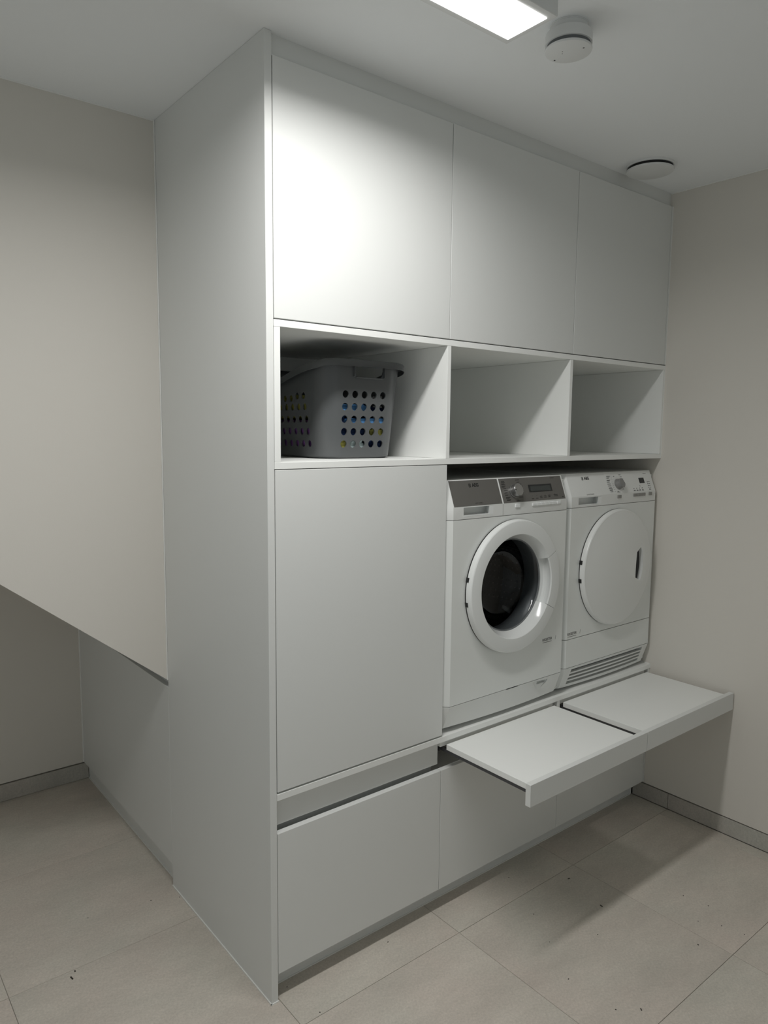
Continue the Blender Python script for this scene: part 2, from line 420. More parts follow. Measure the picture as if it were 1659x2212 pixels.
# ------------------------------------------------------------------ ceiling lamp, smoke detector, air valve
def ceiling_lamp(x0, x1, y0, label, watts, glow):
    """Flat surface-mounted lamp: white housing, glowing diffuser, the light itself."""
    r = thing('ceiling_lamp', label, 'lamp', ((x0+x1)/2, y0+0.0729, 2.4450))
    obj('housing', B(x0-0.0155, x1+0.0155, y0, y0+0.1457, 2.4470, H-0.0003, 0.001), 'vent', r, smooth=0)
    obj('diffuser', B(x0, x1, y0+0.0175, y0+0.1282, 2.4450, 2.4472), 'lamp', r, 'bright glowing diffuser', smooth=0)
    ld = bpy.data.lights.new('lamp_light', 'AREA'); ld.shape = 'RECTANGLE'
    ld.size = x1-x0-0.002; ld.size_y = 0.109; ld.energy = watts; ld.color = LAMP_COL
    ld.spread = math.radians(LAMP_SPREAD)
    lo = bpy.data.objects.new('light_source', ld); C.objects.link(lo); lo.parent = r
    lo.location = Vector(((x0+x1)/2, y0+0.0729, 2.4446))-WORLD[r]
    lo.visible_camera = False
    return r
ceiling_lamp(LAMP_X0, 0.3990, -0.5327, 'long flat white ceiling lamp with glowing diffuser above the cabinet wall', LAMP_W, LAMP)

cx, cy = 0.545, -0.462
r = thing('smoke_detector', 'round white smoke detector on the ceiling beside the lamp', 'smoke detector', (cx, cy, 2.443))
obj('mounting_base', lathe_z(bmesh.new(), cx, cy, [(0, H-0.0002), (0.0440, H-0.0002), (0.0440, 2.4975), (0.0428, 2.4970), (0.0428, 2.4828), (0, 2.4828)]), 'vent', r)
obj('housing', lathe_z(bmesh.new(), cx, cy, [(0, 2.4832), (0.0500, 2.4832), (0.0526, 2.4815), (0.0536, 2.4785), (0.0536, 2.4578), (0.0500, 2.4572), (0, 2.4572)]), 'vent', r)
obj('smoke_inlet', lathe_z(bmesh.new(), cx, cy, [(0, 2.4575), (0.0496, 2.4575), (0.0496, 2.4480), (0, 2.4480)]), 'mesh', r, 'dark slot around the rim')
obj('cover', lathe_z(bmesh.new(), cx, cy, [(0, 2.4490), (0.0520, 2.4490), (0.0538, 2.4482), (0.0540, 2.4460), (0.0530, 2.4438), (0.0510, 2.4430), (0, 2.4430)]), 'vent', r)
for px, py, rr in ((0.5510, -0.4175, 0.0022), (0.5561, -0.4965, 0.0022), (0.5326, -0.4545, 0.0012), (0.5404, -0.4480, 0.0012)):
    obj('pinhole', lathe_z(bmesh.new(), px, py, [(0, 2.4434), (rr, 2.4434), (rr, 2.4427), (0, 2.4427)], 12), 'black', r, 'small dark hole')

cx, cy = 1.490, -0.100
r = thing('air_valve', 'flat round white ventilation valve on ceiling near the right wall', 'vent', (cx, cy, 2.476))
obj('ceiling_ring', lathe_z(bmesh.new(), cx, cy, [(0.060, H-0.0002), (0.0815, H-0.0002), (0.0815, 2.4985), (0.0795, 2.4928), (0.060, 2.4926), (0.060, H-0.0002)]), 'vent', r)
obj('air_gap', lathe_z(bmesh.new(), cx, cy, [(0, 2.4995), (0.0595, 2.4995), (0.0595, 2.4925), (0.0755, 2.4925), (0.0755, 2.4832), (0, 2.4832)]), 'ventdark', r, 'dark gap')
obj('disc', lathe_z(bmesh.new(), cx, cy, [(0, 2.4838), (0.0785, 2.4838), (0.0802, 2.4830), (0.0804, 2.4800), (0.0790, 2.4772), (0.0770, 2.4765), (0, 2.4758)]), 'vent', r)

# ------------------------------------------------------------------ appliances
XV = Vector((1, 0, 0)); ZV = Vector((0, 0, 1)); NV = Vector((0, -1, 0))

def kick_fn(xa, xb, yf, z0, z1):
    xc = (xa+xb)/2; hw = (xb-xa)/2
    def K(x, t, off=0.0):
        bul = 0.0135*(1-((x-xc)/hw)**2)
        return (x, yf + 0.030*t - bul*t + off, z0 + (z1-z0)*t)
    return K

def kick_piece(bm, K, x0, x1, t0, t1, thick, nx=12, nt=3, front=0.0):
    """A curved bit of the kick plate between two abscissae (may differ at top/bottom) and two heights."""
    def X(u, v):
        a = x0[0]+(x0[1]-x0[0])*v if isinstance(x0, tuple) else x0
        b4 = x1[0]+(x1[1]-x1[0])*v if isinstance(x1, tuple) else x1
        return a+(b4-a)*u
    g = [[[bm.verts.new(K(X(i/nx, j/nt), t0+(t1-t0)*j/nt, o)) for j in range(nt+1)] for i in range(nx+1)] for o in (front, thick)]
    for i in range(nx):
        for j in range(nt):
            bm.faces.new((g[0][i][j], g[0][i+1][j], g[0][i+1][j+1], g[0][i][j+1]))
            bm.faces.new((g[1][i][j], g[1][i][j+1], g[1][i+1][j+1], g[1][i+1][j]))
    for i in range(nx):
        for j in (0, nt): bm.faces.new((g[0][i][j], g[1][i][j], g[1][i+1][j], g[0][i+1][j]))
    for j in range(nt):
        for i in (0, nx): bm.faces.new((g[0][i][j], g[0][i][j+1], g[1][i][j+1], g[1][i][j]))
    return bm

def console(bm, xs, xf0, xf1, xe, yf, prof, off=0.016):
    """Loft with chamfered ends: prof = (y, z) of the face; side stations lie `off` behind."""
    st = []
    for x, d in ((xs, off), (xf0, 0.0), (xf1, 0.0), (xe, off)):
        st.append([bm.verts.new((x, y + (d if i < 3 else 0.0), z)) for i, (y, z) in enumerate(prof)])
    n = len(prof)
    for a, b5 in zip(st, st[1:]):
        for i in range(n): bm.faces.new((a[i], a[(i+1) % n], b5[(i+1) % n], b5[i]))
    bm.faces.new(st[0]); bm.faces.new(st[-1][::-1])
    bmesh.ops.recalc_face_normals(bm, faces=bm.faces)
    es = [e for e in bm.edges if len(e.link_faces) == 2 and e.calc_face_angle(0) > 0.3 and min(v.co.y for v in e.verts) < yf+0.06]
    bmesh.ops.bevel(bm, geom=es, offset=0.0012, offset_type='OFFSET', segments=2, profile=0.6, affect='EDGES')
    return bm

def shell(bm, x0, x1, y0, y1, z0, z1, t=0.004):
    box(bm, x0, x0+t, y0, y1, z0, z1); box(bm, x1-t, x1, y0, y1, z0, z1)
    box(bm, x0+t, x1-t, y0, y1, z0, z0+t); box(bm, x0+t, x1-t, y0, y1, z1-t, z1)
    box(bm, x0+t, x1-t, y1-t, y1, z0+t, z1-t); return bm

def front_profile(xs, xf0, xf1, xe, yf, off=0.016, back=0.014):
    return [(xs, yf+off+back), (xs, yf+off), (xf0, yf), (xf1, yf), (xe, yf+off), (xe, yf+off+back)]

def emblem(bm, o, X, U, N, h, lift):
    """The small bracketed arrow mark left of the letters."""
    s = h
    for a in ((0, 0.13*s, 0, s), (0, 0.72*s, 0.87*s, s), (0, 0.72*s, 0, 0.13*s)):
        obox(bm, o, X, U, N, a[0], a[1], a[2]-s/2, a[3]-s/2, lift, lift+0.0004)
    d1 = (X*0.7+U*0.7).normalized(); d2 = (U*0.7-X*0.7).normalized()
    for q in (0.27, 0.5):
        p = Vector(o)+X*(q*s)
        obox(bm, p, d1, d2, N, -0.01*s, 0.42*s, -0.05*s, 0.05*s, lift, lift+0.0004)
        obox(bm, p, (X*0.7-U*0.7).normalized(), d1, N, -0.01*s, 0.42*s, -0.05*s, 0.05*s, lift, lift+0.0004)
    return bm

def dashes(bm, o, X, U, N, lift, rows, rnd):
    """Rows of tiny printed words: (x, u, width, height)."""
    for x, u, wd, h in rows:
        p = x
        while p < x+wd-0.0008:
            q = min(rnd.uniform(0.0015, 0.0042), x+wd-p)
            obox(bm, o, X, U, N, p, p+q, u, u+h, lift, lift+0.0003); p += q+0.0007
    return bm

rnd = random.Random(3)
# ---- washing machine
WX0, WX1 = 0.628, 1.2215; WF0, WF1 = 0.644, 1.2055; WY = -0.010
DCX, DCZ = 0.926, 1.049
wm = thing('washing_machine', 'front-loading washing machine with dark glass porthole and grey control strip', 'washing machine', (0.9247, 0.28, 0.5959))
obj('body', shell(bmesh.new(), WX0+0.0005, WX1-0.0005, 0.0205, 0.575, 0.617, 1.394), 'enamel', wm, smooth=0)
for fx in (WX0+0.05, WX1-0.05):
    for fy in (0.08, 0.52):
        obj('foot', lathe_z(bmesh.new(), fx, fy, [(0, 0.5959), (0.020, 0.5959), (0.020, 0.602), (0.008, 0.604), (0.008, 0.618), (0, 0.618)], 20), 'black', wm)
fp = obj('front_panel', prism(bmesh.new(), front_profile(WX0, WF0, WF1, WX1, WY), 'z', 0.6925, 1.2865), 'enamel', wm, smooth=20)
cut(fp, cyl_y(bmesh.new(), DCX, DCZ, 0.196, -0.05, 0.08, 96))
obj('lid', B(WX0+0.002, WX1-0.002, 0.075, 0.578, 1.3945, 1.4085, 0.002), 'plastic', wm, smooth=0)
wprof = [(-0.010, 1.2880), (-0.010, 1.3275), (0.0205, 1.4100), (0.074, 1.4100), (0.074, 1.2880)]
cons = obj('control_panel', console(bmesh.new(), WX0, WF0, WF1, WX1, WY, wprof), 'plastic', wm, smooth=30)
# dispenser drawer grip
bm = prism(bmesh.new(), [(0.6885, 1.3247), (0.823, 1.3247), (0.8165, 1.2965), (0.6885, 1.2965)], 'y', -0.03, 0.022)
cut(cons, bm)
bm = bmesh.new()
prism(bm, [(0.804, -0.0102), (0.823, -0.0102), (0.823, 0.0215), (0.8215, 0.0215)], 'z', 1.2968, 1.3243)
prism(bm, [(-0.0103, 1.2966), (-0.0103, 1.3005), (0.0215, 1.2985), (0.0215, 1.2966)], 'x', 0.6888, 0.8195)
obj('drawer_grip', bm, 'gloss', wm)
SU = Vector((0, 0.0305, 0.0825)).normalized(); SN = Vector((0, -SU.z, SU.y)); SL = 0.08796
def wP(x, t): return Vector((x, -0.010+0.0305*t, 1.3275+0.0825*t))
def slab_on(P, x0, x1, t0, t1, lift, SLn, th=0.0012):
    return obox(bmesh.new(), P(0, t0), XV, SU2, SN2, x0, x1, 0, (t1-t0)*SLn, lift-th, lift)
SU2, SN2 = SU, SN
obj('drawer_fascia', slab_on(wP, 0.6470, 0.8662, 0.012, 0.965, 0.0008, SL), 'plate', wm, 'brushed grey plate', smooth=0)
obj('control_fascia', slab_on(wP, 0.8735, 1.1975, 0.012, 0.965, 0.0008, SL), 'plate', wm, 'brushed grey plate', smooth=0)
obj('drawer_seam', B(0.8694, 0.8702, -0.0104, 0.005, 1.2885, 1.3275), 'greyplastic', wm, smooth=0)
# knob
o = wP(0.935, 0.44)
def knob(o, N, X, U, r, h, m, name, par, grip=False):
    bm = lathe_y(bmesh.new(), 0, 0, [(0, 0), (r*1.04, 0), (r*1.04, 0.004), (r, 0.0045), (r*0.96, h-0.001), (r*0.92, h), (0, h)], 48)
    for v in bm.verts: v.co = Vector(o)+X*v.co.x+U*v.co.z+N*(v.co.y+0.0006)
    return obj(name, bm, m, par)
kn = knob(o, SN, XV, SU, 0.0215, 0.025, 'metal', 'program_knob', wm)
kn['label'] = 'silver round programme knob'
bm = obox(bmesh.new(), o, XV, SU, SN, -0.0195, -0.014, -0.0012, 0.0012, 0.0254, 0.0260)
obj('pointer', bm, 'ink', kn, smooth=0)
# display
obj('display', slab_on(wP, 1.0125, 1.1360, 0.36, 0.662, 0.0012, SL), 'screenframe', wm, smooth=0)
obj('display_screen', slab_on(wP, 1.0215, 1.1290, 0.40, 0.60, 0.0014, SL, 0.0004), 'screen', wm, smooth=0)
# print
bm = text_bm('AEG', 0.0155, wP(0.7605, 0.767), XV, SU, SN, 0.0009, bold=0.0006)
emblem(bm, wP(0.7305, 0.767), XV, SU, SN, 0.0118, 0.0009)
obj('maker_mark', bm, 'ink', wm, 'black lettering and square mark', smooth=0)
bm = text_bm('LAVAMAT', 0.0060, wP(0.759, 0.096), XV, SU, SN, 0.0009, spacing=1.6)
obj('series_lettering', bm, 'ink', wm, smooth=0)
rows = []
for i in range(9):
    t = 0.83-0.088*i; off = 0.0105*(1-((i-4)/4.5)**2)
    for k in range(2 if i in (0, 1, 2, 7, 8) else 1):
        rows.append((0.8905-0.006*(1 if i < 3 else -0.2)-0.4*off, SL*t-0.0032*k, rnd.uniform(0.013, 0.022), 0.0018))
for i in range(9):
    t = 0.87-0.085*i
    rows.append((0.958+0.0105*math.sin(i/8*math.pi)-0.003, SL*t, rnd.uniform(0.012, 0.024), 0.0018))
for i in range(6):
    x = 1.016+0.0225*i+(0.008 if i == 5 else 0)
    for k in range(1 if i < 2 else 2): rows.append((x, SL*(0.085+0.055*k+0.010*i), 0.012 if i < 5 else 0.022, 0.0019))
    rows.append((x+0.006, SL*(0.20+0.006*i), 0.0022, 0.0011))
rows += [(0.937, SL*0.05, 0.018, 0.0016), (0.940, SL*0.085, 0.010, 0.0014), (1.138, SL*0.885, 0.022, 0.0016), (1.181, SL*0.075, 0.007, 0.0028)]
obj('program_print', dashes(bmesh.new(), wP(0, 0), XV, SU, SN, 0.0009, rows, rnd), 'ink', wm, 'tiny black printed words', smooth=0, kind='stuff')
# buttons
def button(par, x0, x1, z0, z1, y, m, name='button', out=0.0035):
    return obj(name, B(x0, x1, y-out, y+0.002, z0, z1, 0.0012), m, par)
button(wm, 0.9285, 0.9525, 1.3112, 1.3232, WY, 'gloss')
for i in range(6):
    button(wm, 1.0155+0.0213*i, 1.0155+0.0213*(i+1)-0.0008, 1.3118, 1.3222, WY, 'gloss')
button(wm, 1.1480, 1.1672, 1.3118, 1.3225, WY, 'gloss')
# door
obj('door_shadow_ring', lathe_y(bmesh.new(), DCX, DCZ, [(0.185, -0.0145), (0.2245, -0.0145), (0.2245, -0.0102), (0.185, -0.0102)], 96, closed=True), 'black', wm, 'dark gap behind the door')
HA = math.radians(28)
ringp = [(0.2248, -0.0150), (0.2248, -0.0240), (0.2238, -0.0300), (0.2222, -0.0335), (0.2200, -0.0355), (0.2172, -0.0364), (0.1765, -0.0364), (0.1752, -0.0350), (0.1732, -0.0320), (0.1650, -0.0160), (0.1580, 0.0), (0.1575, 0.006), (0.200, 0.006), (0.200, -0.0150)]
obj('door_ring', lathe_y(bmesh.new(), DCX, DCZ, ringp, 110, HA, 2*math.pi-HA, closed=True), 'ring', wm, 'white gloss porthole ring', smooth=22)
handp = [(0.2248, -0.0150), (0.2248, -0.0240), (0.2238, -0.0300), (0.2222, -0.0335), (0.2200, -0.0355), (0.2172, -0.0364), (0.1765, -0.0364), (0.1752, -0.0350), (0.1735, -0.0325), (0.1760, -0.0270), (0.1795, -0.0190), (0.1805, -0.0110), (0.1785, -0.0040), (0.1740, 0.0005), (0.1690, 0.0015), (0.1640, 0.0025), (0.1575, 0.006), (0.205, 0.006), (0.205, -0.0150)]
obj('door_handle', lathe_y(bmesh.new(), DCX, DCZ, handp, 24, -HA+0.007, HA-0.007, closed=True), 'ring', wm, 'scooped white grip in the ring', smooth=22)
for nm, (ra, rb, yb) in (('hinge', (0.2235, 0.2262, -0.030)),):
    for ang in (168.2, 188.6):
        a = math.radians(ang); X = Vector((math.cos(a), 0, math.sin(a))); U = Vector((-math.sin(a), 0, math.cos(a)))
        obj(nm, obox(bmesh.new(), Vector((DCX, 0, DCZ)), X, U, NV, ra, rb, -0.0075, 0.0075, 0.0108, 0.0225), 'black', wm, 'black hinge block', smooth=0)
gl = [(0.1570, 0.004), (0.1530, 0.004), (0.1500, 0.0080), (0.1440, 0.030), (0.1330, 0.062), (0.1150, 0.086), (0.0850, 0.100), (0.0450, 0.106), (0, 0.108)]
obj('door_glass', lathe_y(bmesh.new(), DCX, DCZ, gl, 96), 'glass', wm, 'bulging dark glass bowl')
obj('glass_frame', lathe_y(bmesh.new(), DCX, DCZ, [(0.1585, 0.0015), (0.1540, 0.0015), (0.1530, 0.0055), (0.1585, 0.0065)], 96, closed=True), 'gasket', wm, 'dark ring around the glass')
obj('gasket', lathe_y(bmesh.new(), DCX, DCZ, [(0.186, 0.010), (0.172, 0.020), (0.160, 0.050), (0.162, 0.075), (0.175, 0.085), (0.200, 0.090), (0.245, 0.090)], 96), 'gasket', wm, 'grey rubber door gasket')
dm = lathe_y(bmesh.new(), DCX, DCZ, [(0.180, 0.100), (0.236, 0.105), (0.238, 0.115), (0.238, 0.45), (0.225, 0.465), (0.10, 0.470), (0.085, 0.455), (0, 0.455)], 72)
drum = obj('drum', dm, 'steel', wm, 'perforated steel drum')
for k in range(3):
    a = math.radians(80+120*k); X = Vector((math.cos(a), 0, math.sin(a))); U = Vector((-math.sin(a), 0, math.cos(a)))
    bm = bmesh.new()
    vs = [[bm.verts.new(Vector((DCX, y, DCZ))+X*rr+U*uu) for rr, uu in ((0.2375, -0.045), (0.200, -0.018), (0.190, 0.0), (0.200, 0.018), (0.2375, 0.045))] for y in (0.13, 0.16, 0.41, 0.44)]
    for i in (0, 3):
        for v in vs[i]: v.co += X*((0.2375-(v.co-Vector((DCX, v.co.y, DCZ))).dot(X))*0.7)
    for i in range(3):
        for j in range(4): bm.faces.new((vs[i][j], vs[i+1][j], vs[i+1][j+1], vs[i][j+1]))
    obj('paddle', bm, 'steel', drum)
bm = bmesh.new()
for ring_, n_ in ((0.035, 8), (0.058, 12), (0.108, 26), (0.135, 34), (0.165, 42), (0.195, 50)):
    for k in range(n_):
        a = 2*math.pi*k/n_+ring_*20; y = 0.4545 if ring_ < 0.085 else 0.4685
        lathe_y(b3 := bmesh.new(), DCX+ring_*math.cos(a), DCZ+ring_*math.sin(a), [(0, y-0.0016), (0.0036, y-0.0016), (0.0036, y+0.001)], 8); join(bm, b3)
for yy in [0.13+0.022*i for i in range(15)]:
    for k in range(64):
        a = 2*math.pi*(k+(int(yy*1000) % 2)*0.5)/64
        X = Vector((math.cos(a), 0, math.sin(a))); U = Vector((-math.sin(a), 0, math.cos(a)))
        obox(bm, Vector((DCX, yy, DCZ)), Vector((0, 1, 0)), U, -X, -0.003, 0.003, -0.003, 0.003, -0.2378, -0.2366)
obj('drum_holes', bm, 'black', drum, 'dark perforations', smooth=0, kind='stuff')
# lower kick plate
K = kick_fn(WX0, WX1, WY, 0.6905, 0.6125)
def kick_solid(K, xs, xf0, xf1, xe, off, thick, nx=20, nt=5):
    st = [(xs, off, xf0)] + [(xf0+(xf1-xf0)*i/nx, 0.0, xf0+(xf1-xf0)*i/nx) for i in range(nx+1)] + [(xe, off, xf1)]
    bm = bmesh.new(); F = []; R = []
    for x, o_, xk in st:
        F.append([bm.verts.new((x, K(xk, j/nt)[1]+o_, K(xk, j/nt)[2])) for j in range(nt+1)])
        R.append([bm.verts.new((x, K(xk, j/nt)[1]+off+thick, K(xk, j/nt)[2])) for j in range(nt+1)])
    n = len(st)
    for i in range(n-1):
        for j in range(nt):
            bm.faces.new((F[i][j], F[i+1][j], F[i+1][j+1], F[i][j+1])); bm.faces.new((R[i][j], R[i][j+1], R[i+1][j+1], R[i+1][j]))
        for j in (0, nt): bm.faces.new((F[i][j], R[i][j], R[i+1][j], F[i+1][j]))
    for i in (0, n-1):
        for j in range(nt): bm.faces.new((F[i][j], F[i][j+1], R[i][j+1], R[i][j]))
    return bm
bm = kick_solid(K, WX0, WF0, WF1, WX1, 0.016, 0.020)
def side_kick(bm, K, xf, xs, off):
    a = [K(xf, 0), K(xf, 1), K(xf, 1, 0.022), K(xf, 0, 0.022)]
    p = [(xs, K(xf, 0)[1]+off, a[0][2]), (xs, K(xf, 1)[1]+off, a[1][2]), (xs, K(xf, 1)[1]+off+0.02, a[1][2]), (xs, K(xf, 0)[1]+off+0.02, a[0][2])]
    va = [bm.verts.new(q) for q in a]; vp = [bm.verts.new(q) for q in p]
    for i in range(4): bm.faces.new((va[i], va[(i+1) % 4], vp[(i+1) % 4], vp[i]))
    bm.faces.new(va[::-1]); bm.faces.new(vp)
kp = obj('kick_plate', bm, 'plastic', wm, smooth=25)
bm = prism(bmesh.new(), [(1.0500, 0.6850), (1.1360, 0.6800), (1.1300, 0.6680), (1.0900, 0.6440)], 'y', -0.04, 0.0005)
cut(kp, bm)
bm = prism(bmesh.new(), [(1.0860, 0.6800), (1.1330, 0.6790), (1.1280, 0.6675), (1.0830, 0.6685)], 'y', -0.04, 0.012)
cut(kp, bm)
obj('service_slot', B(0.9116, 0.9690, -0.0104, 0.004, 0.6898, 0.6928), 'black', wm, 'small dark slot', smooth=0)
# register sticker
bm = text_bm('REGISTER', 0.0125, (1.1215, WY, 0.8290), XV, ZV, NV, 0.0002, bold=0.0003)
obox(bm, (1.1215, WY, 0.8195), XV, ZV, NV, -0.0245, 0.0245, -0.0008, 0.0008, 0.0002, 0.0005)
obox(bm, (1.168, WY, 0.8290), (XV*0.25+ZV).normalized(), (ZV*-0.25+XV).normalized(), NV, -0.008, 0.007, -0.0005, 0.0005, 0.0002, 0.0005)
obj('register_print', bm, 'greyink', wm, 'small printed lettering', smooth=0)

# ---- dryer
TX0, TX1 = 1.2305, 1.8165; TF0, TF1 = 1.2470, 1.8000; TY = 0.0
ECX, ECZ = 1.5310, 1.0455
dr = thing('tumble_dryer', 'white tumble dryer with plain round door and vent grille at foot', 'dryer', (1.5235, 0.28, 0.5959))
obj('body', shell(bmesh.new(), TX0+0.0005, TX1-0.0005, 0.0305, 0.585, 0.617, 1.394), 'enamel', dr, smooth=0)
for fx in (TX0+0.05, TX1-0.05):
    for fy in (0.09, 0.53):
        obj('foot', lathe_z(bmesh.new(), fx, fy, [(0, 0.5959), (0.020, 0.5959), (0.020, 0.602), (0.008, 0.604), (0.008, 0.618), (0, 0.618)], 20), 'black', dr)
obj('front_panel', prism(bmesh.new(), front_profile(TX0, TF0, TF1, TX1, TY), 'z', 0.8015, 1.2880), 'enamel', dr, smooth=20)
obj('lower_panel', prism(bmesh.new(), front_profile(TX0, TF0, TF1, TX1, TY), 'z', 0.6925, 0.7990), 'enamel', dr, smooth=20)
obj('lid', B(TX0+0.002, TX1-0.002, 0.087, 0.588, 1.3945, 1.4095, 0.002), 'plastic', dr, smooth=0)
dprof = [(0.0, 1.2895), (0.0, 1.3290), (0.0320, 1.4110), (0.086, 1.4110), (0.086, 1.2895)]
cons = obj('control_panel', console(bmesh.new(), TX0, TF0, TF1, TX1, TY, dprof), 'plastic', dr, smooth=30)
bm = prism(bmesh.new(), [(1.2885, 1.3240), (1.4290, 1.3240), (1.4200, 1.2960), (1.2885, 1.2960)], 'y', -0.03, 0.030)
cut(cons, bm)
bm = bmesh.new()
prism(bm, [(1.4080, -0.0002), (1.4290, -0.0002), (1.4290, 0.0295), (1.4270, 0.0295)], 'z', 1.2963, 1.3236)
prism(bm, [(-0.0003, 1.2962), (-0.0003, 1.2985), (0.0295, 1.2975), (0.0295, 1.2962)], 'x', 1.2888, 1.4260)
obj('tank_grip', bm, 'gloss', dr)
SU = Vector((0, 0.0320, 0.0820)).normalized(); SN = Vector((0, -SU.z, SU.y)); SL = 0.08802
def dP(x, t): return Vector((x, 0.0320*t, 1.3290+0.0820*t))
SU2, SN2 = SU, SN
obj('control_fascia', slab_on(dP, 1.4760, 1.7960, 0.02, 0.965, 0.0004, SL), 'plastic', dr, smooth=0)
o = dP(1.5525, 0.42)
kn = knob(o, SN, XV, SU, 0.0205, 0.009, 'greyplastic', 'program_knob', dr); kn['label'] = 'grey programme knob'
bm = lathe_y(bmesh.new(), 0, 0, [(0, 0.0085), (0.0195, 0.0085), (0.0185, 0.021), (0.0165, 0.0225), (0, 0.0225)], 40)
for v in bm.verts:
    x = v.co.x; z = v.co.z
    if x+z*0.5 > 0.0145: v.co.x = min(x, 0.0145-z*0.5)
for v in bm.verts: v.co = Vector(o)+XV*v.co.x+SU*v.co.z+SN*v.co.y
obj('knob_grip', bm, 'greyplastic', kn)
obj('display', slab_on(dP, 1.7030, 1.7390, 0.40, 0.655, 0.0009, SL), 'screenframe', dr, smooth=0)
bm = text_bm('AEG', 0.0158, dP(1.3640, 0.766), XV, SU, SN, 0.0003, bold=0.0006)
emblem(bm, dP(1.3332, 0.766), XV, SU, SN, 0.0120, 0.0003)
obj('maker_mark', bm, 'ink', dr, 'black lettering and square mark', smooth=0)
bm = text_bm('LAVATHERM', 0.0062, dP(1.3610, 0.060), XV, SU, SN, 0.0003, spacing=1.35)
obj('series_lettering', bm, 'greyink', dr, smooth=0)
rows = []
for i in range(9):
    t = 0.80-0.088*i; q = 0.006*math.sin(i/8*math.pi)
    for k in range(2 if i in (0, 2, 6, 7) else 1): rows.append((1.4905-q, SL*t-0.003*k, rnd.uniform(0.016, 0.024), 0.0017))
    rows.append((1.4905+0.027-q*0.5, SL*t+0.0005, 0.008, 0.0005))
for i in range(8):
    t = 0.84-0.095*i
    rows.append((1.573+0.013*math.sin(i/7*math.pi), SL*t, rnd.uniform(0.008, 0.015), 0.0017))
rows += [(1.534, SL*0.78, 0.008, 0.002), (1.533, SL*0.055, 0.020, 0.0016), (1.536, SL*0.09, 0.010, 0.0014), (1.742, SL*0.835, 0.022, 0.0015)]
for i in range(4):
    rows.append((1.6490+0.0195*i, SL*0.165, 0.0055, 0.0026)); rows.append((1.646+0.0195*i, SL*0.055, 0.014, 0.0017)); rows.append((1.648+0.0195*i, SL*0.09, 0.010, 0.0017))
    rows.append((1.7565, SL*(0.43-0.089*i), 0.0055, 0.0026)); rows.append((1.7655, SL*(0.44-0.089*i), 0.010, 0.0015))
rows += [(1.757, SL*0.07, 0.014, 0.0016), (1.759, SL*0.10, 0.009, 0.0016), (1.697, SL*0.25, 0.002, 0.005)]
obj('program_print', dashes(bmesh.new(), dP(0, 0), XV, SU, SN, 0.0005, rows, rnd), 'ink', dr, 'tiny black printed words', smooth=0, kind='stuff')
button(dr, 1.5325, 1.5565, 1.3112, 1.3232, TY, 'btngrey')
for i in range(4): button(dr, 1.6415+0.0208*i, 1.6415+0.0208*(i+1)-0.0006, 1.3125, 1.3245, TY, 'btngrey')
button(dr, 1.7505, 1.7720, 1.3130, 1.3255, TY, 'btngrey')
obj('door_shadow_ring', lathe_y(bmesh.new(), ECX, ECZ, [(0.185, -0.0030), (0.2255, -0.0030), (0.2255, -0.0002), (0.185, -0.0002)], 96, closed=True), 'black', dr, 'dark gap behind the door')
dd = obj('door', lathe_y(bmesh.new(), ECX, ECZ, [(0, -0.0035), (0.2255, -0.0035), (0.2265, -0.0080), (0.2255, -0.0160), (0.2235, -0.0205), (0.2200, -0.0230), (0.2150, -0.0228), (0.1885, -0.0298), (0, -0.0298)], 110), 'plastic', dr, 'round white door with recessed grip', smooth=8)
# grip at the right: a pocket with a steep left side and a curved right side
GP = [(1.6660, 1.1140), (1.6395, 1.0950), (1.6350, 1.0430), (1.6345, 0.9935), (1.6690, 0.9800), (1.6790, 1.0050), (1.6840, 1.0270), (1.6850, 1.0450), (1.6830, 1.0700), (1.6770, 1.0950)]
bm = prism(bmesh.new(), GP, 'y', -0.06, -0.0125); cut(dd, bm)
bm = prism(bmesh.new(), [(x-0.0015 if x > 1.672 else x, z) for x, z in GP], 'y', -0.0140, -0.0120)  # black pocket floor stands in for the shade inside the grip
obj('grip_shade', bm, 'black', dr, 'black floor painted for shade in the door grip', smooth=0)
for ang in (170.0, 187.5):
    a = math.radians(ang); X = Vector((math.cos(a), 0, math.sin(a))); U = Vector((-math.sin(a), 0, math.cos(a)))
    obj('hinge', obox(bmesh.new(), Vector((ECX, 0, ECZ)), X, U, NV, 0.2245, 0.2280, -0.0075, 0.0075, 0.0002, 0.0125), 'black', dr, 'black hinge block', smooth=0)
bm = text_bm('REGISTER', 0.0130, (1.2785, TY, 0.8205), XV, ZV, NV, 0.0002, bold=0.0003)
obox(bm, (1.2785, TY, 0.8108), XV, ZV, NV, -0.0255, 0.0255, -0.0008, 0.0008, 0.0002, 0.0005)
obox(bm, (1.3280, TY, 0.8215), (XV*0.25+ZV).normalized(), (ZV*-0.25+XV).normalized(), NV, -0.008, 0.008, -0.0005, 0.0005, 0.0002, 0.0005)
obj('register_print', bm, 'greyink', dr, 'small printed lettering', smooth=0)
